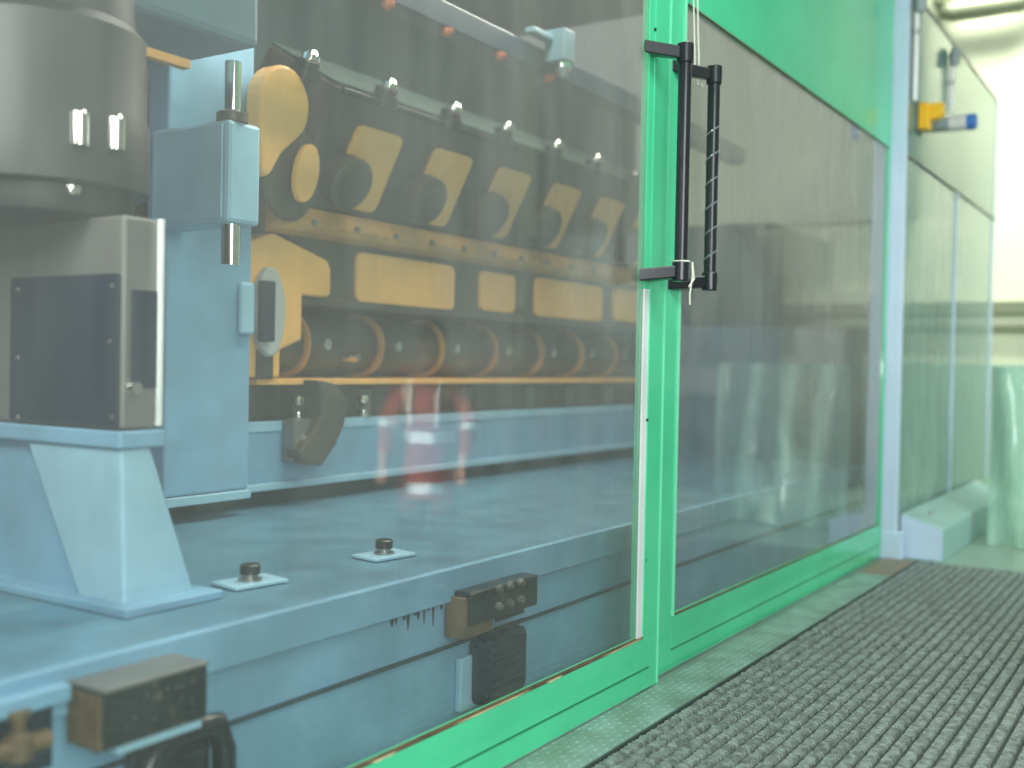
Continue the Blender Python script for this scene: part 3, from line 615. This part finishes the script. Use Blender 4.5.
# grey box with dark panel
GY = 2.85
gb = thing('control_cabinet', 'grey metal box with a dark square panel on the pale blue pedestal', 'cabinet', (2.2, 3.2, 1.25))
GX = at(122, 350, Y=GY).x; GZ0 = at(122, 430, Y=GY).z; GZ1 = at(122, 214, Y=GY).z; GXR = at(160, 350, Y=GY).x
GYB = at(-40, 350, X=GX).y
MB().box((GX, GY, GZ0), (GXR, GYB, GZ1)).build('cabinet_body', GREYM, gb, bevel=0.012)
f0 = at(117, 350, X=GX - 0.012); f1 = at(10, 350, X=GX - 0.012)
MB().box((GX - 0.014, f0.y, at(60, 423, X=GX).z), (GX, f1.y, at(60, 276, X=GX).z)).build('dark_panel', PANEL, gb, bevel=0.004)
b = MB()
for px, py in ((18, 290), (18, 358), (18, 417), (112, 286), (110, 342), (112, 417)):
    q = at(px, py, X=GX - 0.014); b.lathe((GX - 0.014, q.y, q.z), (-1, 0, 0), [(0, 0.009), (0.006, 0.007)], 10)
b.build('panel_screws', STEEL, gb)
e0 = at(132, 350, Y=GY - 0.01).x; MB().box((e0, GY - 0.012, at(140, 388, Y=GY).z), (GXR - 0.02, GY, at(140, 290, Y=GY).z)).build('side_panel', PANEL, gb, bevel=0.004)
MB().tube([(GXR - 0.01, GY - 0.01, GZ0 + 0.01), (GXR - 0.01, GY - 0.01, GZ1)], 0.012, 10).build('corner_post', ALU, gb)
q = at(131, 388, Y=GY); MB().lathe((q.x, GY - 0.001, q.z), (0, -1, 0), [(0, 0.022), (0.03, 0.02)], 12).build('connector', CHROME, gb)

# pedestal
pd = thing('pedestal', 'pale blue tapering cast pedestal under the grey box at left', 'pedestal', (2.1, 3.0, BZ))
pz1 = GZ0 - 0.004; pz0 = BZ + 0.006
xa = GX; xr_t = at(152, 440, Y=GY).x; 
q = at(194, 640, Y=2.62)
MB().box((GX - 0.01, GY - 0.01, GZ0 - 0.06), (GXR + 0.02, GYB, pz1)).build('top_plate', BLUE, pd, bevel=0.008)
yb_t = at(25, 460, X=GX).y; yb_b = at(78, 660, X=GX).y
def tap(xt0, xt1, yt0, yt1, xb0, xb1, yb0, yb1, zt, zb):
    m = MB(); v = [m.bm.verts.new(p) for p in ((xb0,yb0,zb),(xb1,yb0,zb),(xb1,yb1,zb),(xb0,yb1,zb),(xt0,yt0,zt),(xt1,yt0,zt),(xt1,yt1,zt),(xt0,yt1,zt))]
    for f in ((3,2,1,0),(4,5,6,7),(0,1,5,4),(1,2,6,5),(2,3,7,6),(3,0,4,7)): m.bm.faces.new([v[i] for i in f])
    return m
xbR = at(195, 645, Y=GY - 0.02).x
tap(GX + 0.005, xr_t, GY + 0.005, yb_t, GX + 0.005, xbR, GY - 0.02, yb_b, GZ0 - 0.061, pz0).build('web', BLUEL, pd, bevel=0.01)
tap(GX + 0.03, GX + 0.10, yb_t, GYB, GX + 0.03, GX + 0.10, yb_b, GYB - 0.05, GZ0 - 0.061, pz0).build('rear_web', BLUE, pd, bevel=0.005)
MB().box((GX - 0.05, GY - 0.1, BZ + 0.001), (xbR + 0.05, GYB, BZ + 0.03)).build('base_plate', BLUE, pd, bevel=0.006)

# black box below the pedestal, on bed front
OY = 2.30
a = at(106, 692, Y=OY); c = at(208, 668, Y=OY); zt = at(106, 694, Y=OY).z; zb2 = at(208, 722, Y=OY).z
zb2 = at(106, 752, Y=OY).z
ob = thing('oil_box', 'oily black rectangular box with grey lid on the bed front, lower left', 'box', ((a.x+c.x)/2, OY, zb2))
MB().box((a.x, OY, zb2), (c.x, BY - 0.006, zt)).build('box_body', OILY, ob, bevel=0.006)
MB().box((a.x - 0.01, OY - 0.006, zt), (c.x, BY + 0.40, zt + 0.012)).build('lid', GREYM, ob, bevel=0.004) if zt > BZ else MB().box((a.x - 0.01, OY - 0.006, zt), (c.x, BY - 0.006, zt + 0.012)).build('lid', GREYM, ob, bevel=0.004)
MB().box((a.x - 0.012, OY + 0.01, zb2), (a.x, BY - 0.01, zt - 0.01)).build('end_cheek', BROWN, ob, bevel=0.003)
MB().box((a.x + 0.05, OY + 0.02, zb2 - 0.03), (c.x, BY - 0.006, zb2)).build('lower_ledge', BLUEL, ob, bevel=0.004)
b = MB()
for k in range(9):
    X = random.uniform(a.x + .03, c.x - .03); Z = random.uniform(zb2 + .03, zt - .03); b.lathe((X, OY, Z), (0, -1, 0), [(0, 0.004), (0.003, 0.003)], 8)
b.build('rivet', STEEL, ob)
q = at(185, 752, Y=2.34)
dm = thing('hose_drum', 'black rounded hose cover under the oily black box', 'hose cover', (q.x, 2.34, q.z - 0.1))
MB().tube([(q.x - 0.14, 2.36, q.z - 0.22), (q.x - 0.14, 2.36, q.z - 0.05), (q.x - 0.08, 2.36, q.z + 0.02), (q.x + 0.05, 2.36, q.z + 0.05), (q.x + 0.13, 2.36, q.z + 0.04), (q.x + 0.16, 2.36, q.z - 0.04), (q.x + 0.16, 2.36, q.z - 0.22)], 0.035, 14).build('hose', BLACK, dm, smooth=True)
MB().box((q.x - 0.11, 2.37, q.z - 0.22), (q.x + 0.13, 2.475, q.z + 0.01)).build('cover', BLACK, dm, bevel=0.03)
# brass valve at far lower left
q = at(18, 735, Y=2.40)
vv = thing('pipe_valve', 'dull brass valve and pipe in the bottom left corner', 'valve', (q.x, 2.4, q.z))
MB().tube([(q.x - 0.25, 2.40, q.z - 0.03), (q.x + 0.08, 2.40, q.z - 0.03)], 0.025, 14).build('pipe', BROWN, vv, smooth=True)
MB().lathe((q.x, 2.40, q.z - 0.06), (0, 0, 1), [(0, 0.035), (0.06, 0.035), (0.065, 0.018), (0.1, 0.018), (0.105, 0.028), (0.12, 0.028)], 16).build('valve_body', BROWN, vv, smooth=True)
MB().box((q.x - 0.3, 2.44, q.z - 0.12), (q.x + 0.12, 2.475, q.z + 0.06)).build('mount_plate', PANEL, vv)
q = at(40, 700, Y=2.43)
tag(MB().box((q.x - 0.3, 2.40, q.z - 0.015), (q.x + 0.07, 2.444, q.z + 0.03)).build('side_shelf', BLUE, bevel=0.006), 'blue ledge on the bed edge above the brass valve, lower left', 'ledge')

# ================================================================== overhead rail with lenses and nozzle
OYR = 3.6
a = at(380, 0, Y=OYR); c = at(560, 78, Y=OYR); zr = (a.z + c.z) / 2
orl = thing('overhead_rail', 'dark overhead rail with small orange lenses above the engine', 'rail', (6, OYR, zr))
MB().box((3.6, OYR - 0.05, zr - 0.02), (9.3, OYR + 0.1, zr + 0.12)).build('rail_beam', PANEL, orl, bevel=0.01)
for px, py in ((388, 6), (447, 34), (500, 57), (549, 77)):
    q = at(px, py, Y=OYR - 0.03); MB().lathe((q.x, OYR - 0.03, zr - 0.02), (0, 0, -1), [(0, 0.036), (0.02, 0.036), (0.04, 0.02)], 16).build('orange_lens', ORANGE, orl, smooth=True)
q = at(563, 60, Y=OYR - 0.15)
nz = thing('spray_nozzle', 'pale blue nozzle with a bright tip hanging below the overhead rail', 'nozzle', (q.x, OYR - 0.15, q.z))
MB().box((q.x - 0.07, OYR - 0.2, q.z - 0.02), (q.x + 0.07, OYR - 0.052, q.z + 0.18)).box((q.x - 0.3, OYR - 0.12, q.z + 0.1), (q.x + 0.2, OYR - 0.052, q.z + 0.14)).build('nozzle_body', CAST, nz, bevel=0.01)
MB().lathe((q.x, OYR - 0.15, q.z - 0.02), (0, 0, -1), [(0, 0.05), (0.04, 0.05), (0.09, 0.02)], 16).build('tip', CHROME, nz, smooth=True)

# ================================================================== far machine seen dimly through the far pane
fm = thing('gearbox_housing', 'dim blue-grey machine housing behind the far pane', 'machine housing', (10.5, 4.5, 0))
MB().box((9.7, 3.3, -0.02), (12.2, 5.8, 1.9)).build('housing', BLUED, fm, bevel=0.03)
MB().box((9.9, 3.5, 1.9), (11.9, 5.6, 2.9)).build('upper_housing', TEAL, fm, bevel=0.03)
MB().lathe((10.3, 3.3, 1.1), (0, -1, 0), [(0, 0.35), (0.12, 0.35), (0.14, 0.3)], 28).build('flange', GREYM, fm, smooth=True)

# ================================================================== bystander mirrored in the near pane
def person(px, py):
    t = thing('person', 'person in a dark red jacket with silver reflective bands, mirrored in the near pane', 'person', (px, py, 0.0))
    # local frame: f = facing direction, s = left
    f = Vector((-0.93, 0.36, 0)).normalized(); s = Vector((-f.y, f.x, 0))
    def W(a, b, z): return Vector((px, py, 0)) + s * a + f * b + Vector((0, 0, z))
    me = bpy.data.meshes.new('body'); V = []; E = []; R = []
    def add(p, r, parent=None):
        V.append(p); R.append(r); i = len(V) - 1
        if parent is not None: E.append((parent, i))
        return i
    pel = add(W(0, 0, 0.93), (0.15, 0.11)); wa = add(W(0, 0, 1.10), (0.15, 0.105), pel); ch = add(W(0, 0, 1.32), (0.17, 0.12), wa)
    nk = add(W(0, 0, 1.47), (0.07, 0.065), ch); hd0 = add(W(0, .01, 1.54), (0.055, 0.06), nk); hd1 = add(W(0, .02, 1.62), (0.075, 0.09), hd0); add(W(0, .01, 1.71), (0.06, 0.075), hd1)
    for sg in (1, -1):
        hp = add(W(sg * .10, 0, .86), (.085, .09), pel); kn = add(W(sg * .11, .02, .49), (.06, .06), hp); an = add(W(sg * .12, 0, .10), (.042, .045), kn); add(W(sg * .13, .14, .035), (.04, .03), an)
        shd = add(W(sg * .19, 0, 1.40), (.065, .065), ch); el = add(W(sg * .27, .02, 1.13), (.048, .048), shd)
        wr = add(W(sg * .26, .14, .90), (.034, .034), el); pm = add(W(sg * .26, .17, .83), (.036, .022), wr)
        for k in range(4):
            a = add(W(sg * (.235 + .018 * k), .185, .775 - .004 * abs(k - 1.5)), (.009, .009), pm); add(W(sg * (.235 + .017 * k), .175, .73 + .008 * abs(k - 1)), (.008, .008), a)
        a = add(W(sg * .225, .20, .82), (.010, .010), pm); add(W(sg * .222, .215, .78), (.008, .008), a)
    me.from_pydata([tuple(v) for v in V], E, []); me.materials.append(SKIN)
    o = bpy.data.objects.new('body', me); C.objects.link(o); o.parent = t; o.matrix_parent_inverse = Matrix.Translation(-t.location)
    sk = o.modifiers.new('skin', 'SKIN'); 
    for i, r in enumerate(R): me.skin_vertices[0].data[i].radius = r
    me.skin_vertices[0].data[0].use_root = True
    sb = o.modifiers.new('sub', 'SUBSURF'); sb.levels = 2; sb.render_levels = 2
    def loft(rings, name, m, n=28):
        b = MB(); rr = []
        for (a, bb, z, ra, rb) in rings:
            rr.append([b.bm.verts.new(W(a + 0.82 * ra * math.cos(2*math.pi*k/n), bb + rb * math.sin(2*math.pi*k/n), z)) for k in range(n)])
        for p, q in zip(rr, rr[1:]):
            for k in range(n): b.bm.faces.new((p[k], p[(k+1) % n], q[(k+1) % n], q[k]))
        b.bm.faces.new(rr[0][::-1]); b.bm.faces.new(rr[-1]); return b.build(name, m, t, smooth=True)
    loft([(0,0,.64,.20,.15),(0,0,.72,.20,.15),(0,0,.90,.195,.145),(0,0,1.05,.19,.14),(0,0,1.25,.205,.145),(0,0,1.38,.20,.13),(0,0,1.45,.12,.09),(0,0,1.49,.07,.07)], 'jacket', RED)
    for z in (0.71, 1.03): loft([(0,0,z-.035,.204,.154),(0,0,z+.035,.203,.153)], 'reflective_band', TAPE)
    for sg in (1, -1):
        MB().tube([W(sg*.085, .148, 1.10), W(sg*.09, .152, 1.2), W(sg*.09, .150, 1.3), W(sg*.10, .12, 1.40)], 0.014, 8).build('brace_band', TAPE, t, smooth=True)
        MB().tube([W(sg*.09, 0, 1.43), W(sg*.17, 0, 1.40), W(sg*.27, .02, 1.13), W(sg*.262, .12, .93)], [.075, .088, .066, .052], 18).build('sleeve', RED, t, smooth=True)
        MB().tube([W(sg*.271, .02, 1.11), W(sg*.270, .045, 1.06)], [.071, .070], 18).build('sleeve_band', TAPE, t, smooth=True)
        MB().tube([W(sg*.10, 0, .80), W(sg*.11, .02, .49), W(sg*.12, 0, .09)], [.11, .085, .075], 20).build('trouser_leg', NAVY, t, smooth=True)
        MB().tube([W(sg*.12, -.05, .05), W(sg*.125, .04, .05), W(sg*.13, .18, .04)], [.045, .05, .04], 14).build('boot', BLACK, t, smooth=True)
    MB().ell(W(0, -.01, 1.68), (.098, .098, .095)).build('hair', HAIR, t, smooth=True)
    for sg in (1, -1):
        MB().ell(W(sg * .032, .10, 1.635), (.012, .012, .009), 10).build('eye', HAIR, t)
        MB().ell(W(sg * .085, .01, 1.62), (.014, .022, .032), 10).build('ear', SKIN, t)
    MB().ell(W(0, .118, 1.61), (.014, .018, .024), 12).build('nose', SKIN, t)
    MB().ell(W(0, .104, 1.575), (.025, .01, .007), 12).build('mouth', RED, t)
    return t
person(5.53, 0.18)

# ------------------------------------------------------------------ every loose small piece becomes a part of its own
def split_loose(o):
    bm = bmesh.new(); bm.from_mesh(o.data); bm.faces.ensure_lookup_table()
    seen = set(); groups = []
    for f in bm.faces:
        if f.index in seen: continue
        st_ = [f]; seen.add(f.index); g = []
        while st_:
            q = st_.pop(); g.append(q.index)
            for v in q.verts:
                for h in v.link_faces:
                    if h.index not in seen: seen.add(h.index); st_.append(h)
        groups.append(g)
    if len(groups) < 2: bm.free(); return
    me0 = o.data
    for i, g in enumerate(groups):
        me = bpy.data.meshes.new(o.name.split('.')[0]); nb = bmesh.new(); vm = {}
        for fi in g:
            f = bm.faces[fi]
            nf = nb.faces.new([vm.setdefault(v.index, None) or vm.__setitem__(v.index, nb.verts.new(v.co)) or vm[v.index] for v in f.verts]); nf.smooth = f.smooth
        nb.to_mesh(me); nb.free(); me.materials.append(me0.materials[0])
        if i == 0: o.data = me
        else:
            c = o.copy(); c.data = me; C.objects.link(c)
    bm.free()
names = ('mat_edge', 'oil_runs', 'fitting', 'screw', 'panel_screws', 'rivet', 'spacer_blocks', 'ledge_bolts', 'frame', 'worn_edge', 'nozzle_body', 'vent_slats')
ren = {'oil_runs': 'oil_run', 'panel_screws': 'panel_screw', 'spacer_blocks': 'spacer_block', 'ledge_bolts': 'ledge_bolt', 'vent_slats': 'vent_slat'}
for o in list(C.objects):
    base = o.name.split('.')[0]
    if o.type == 'MESH' and base in names and o.get('kind') != 'structure':
        if base in ren: o.name = ren[base]
        if base != 'nozzle_body': split_loose(o)
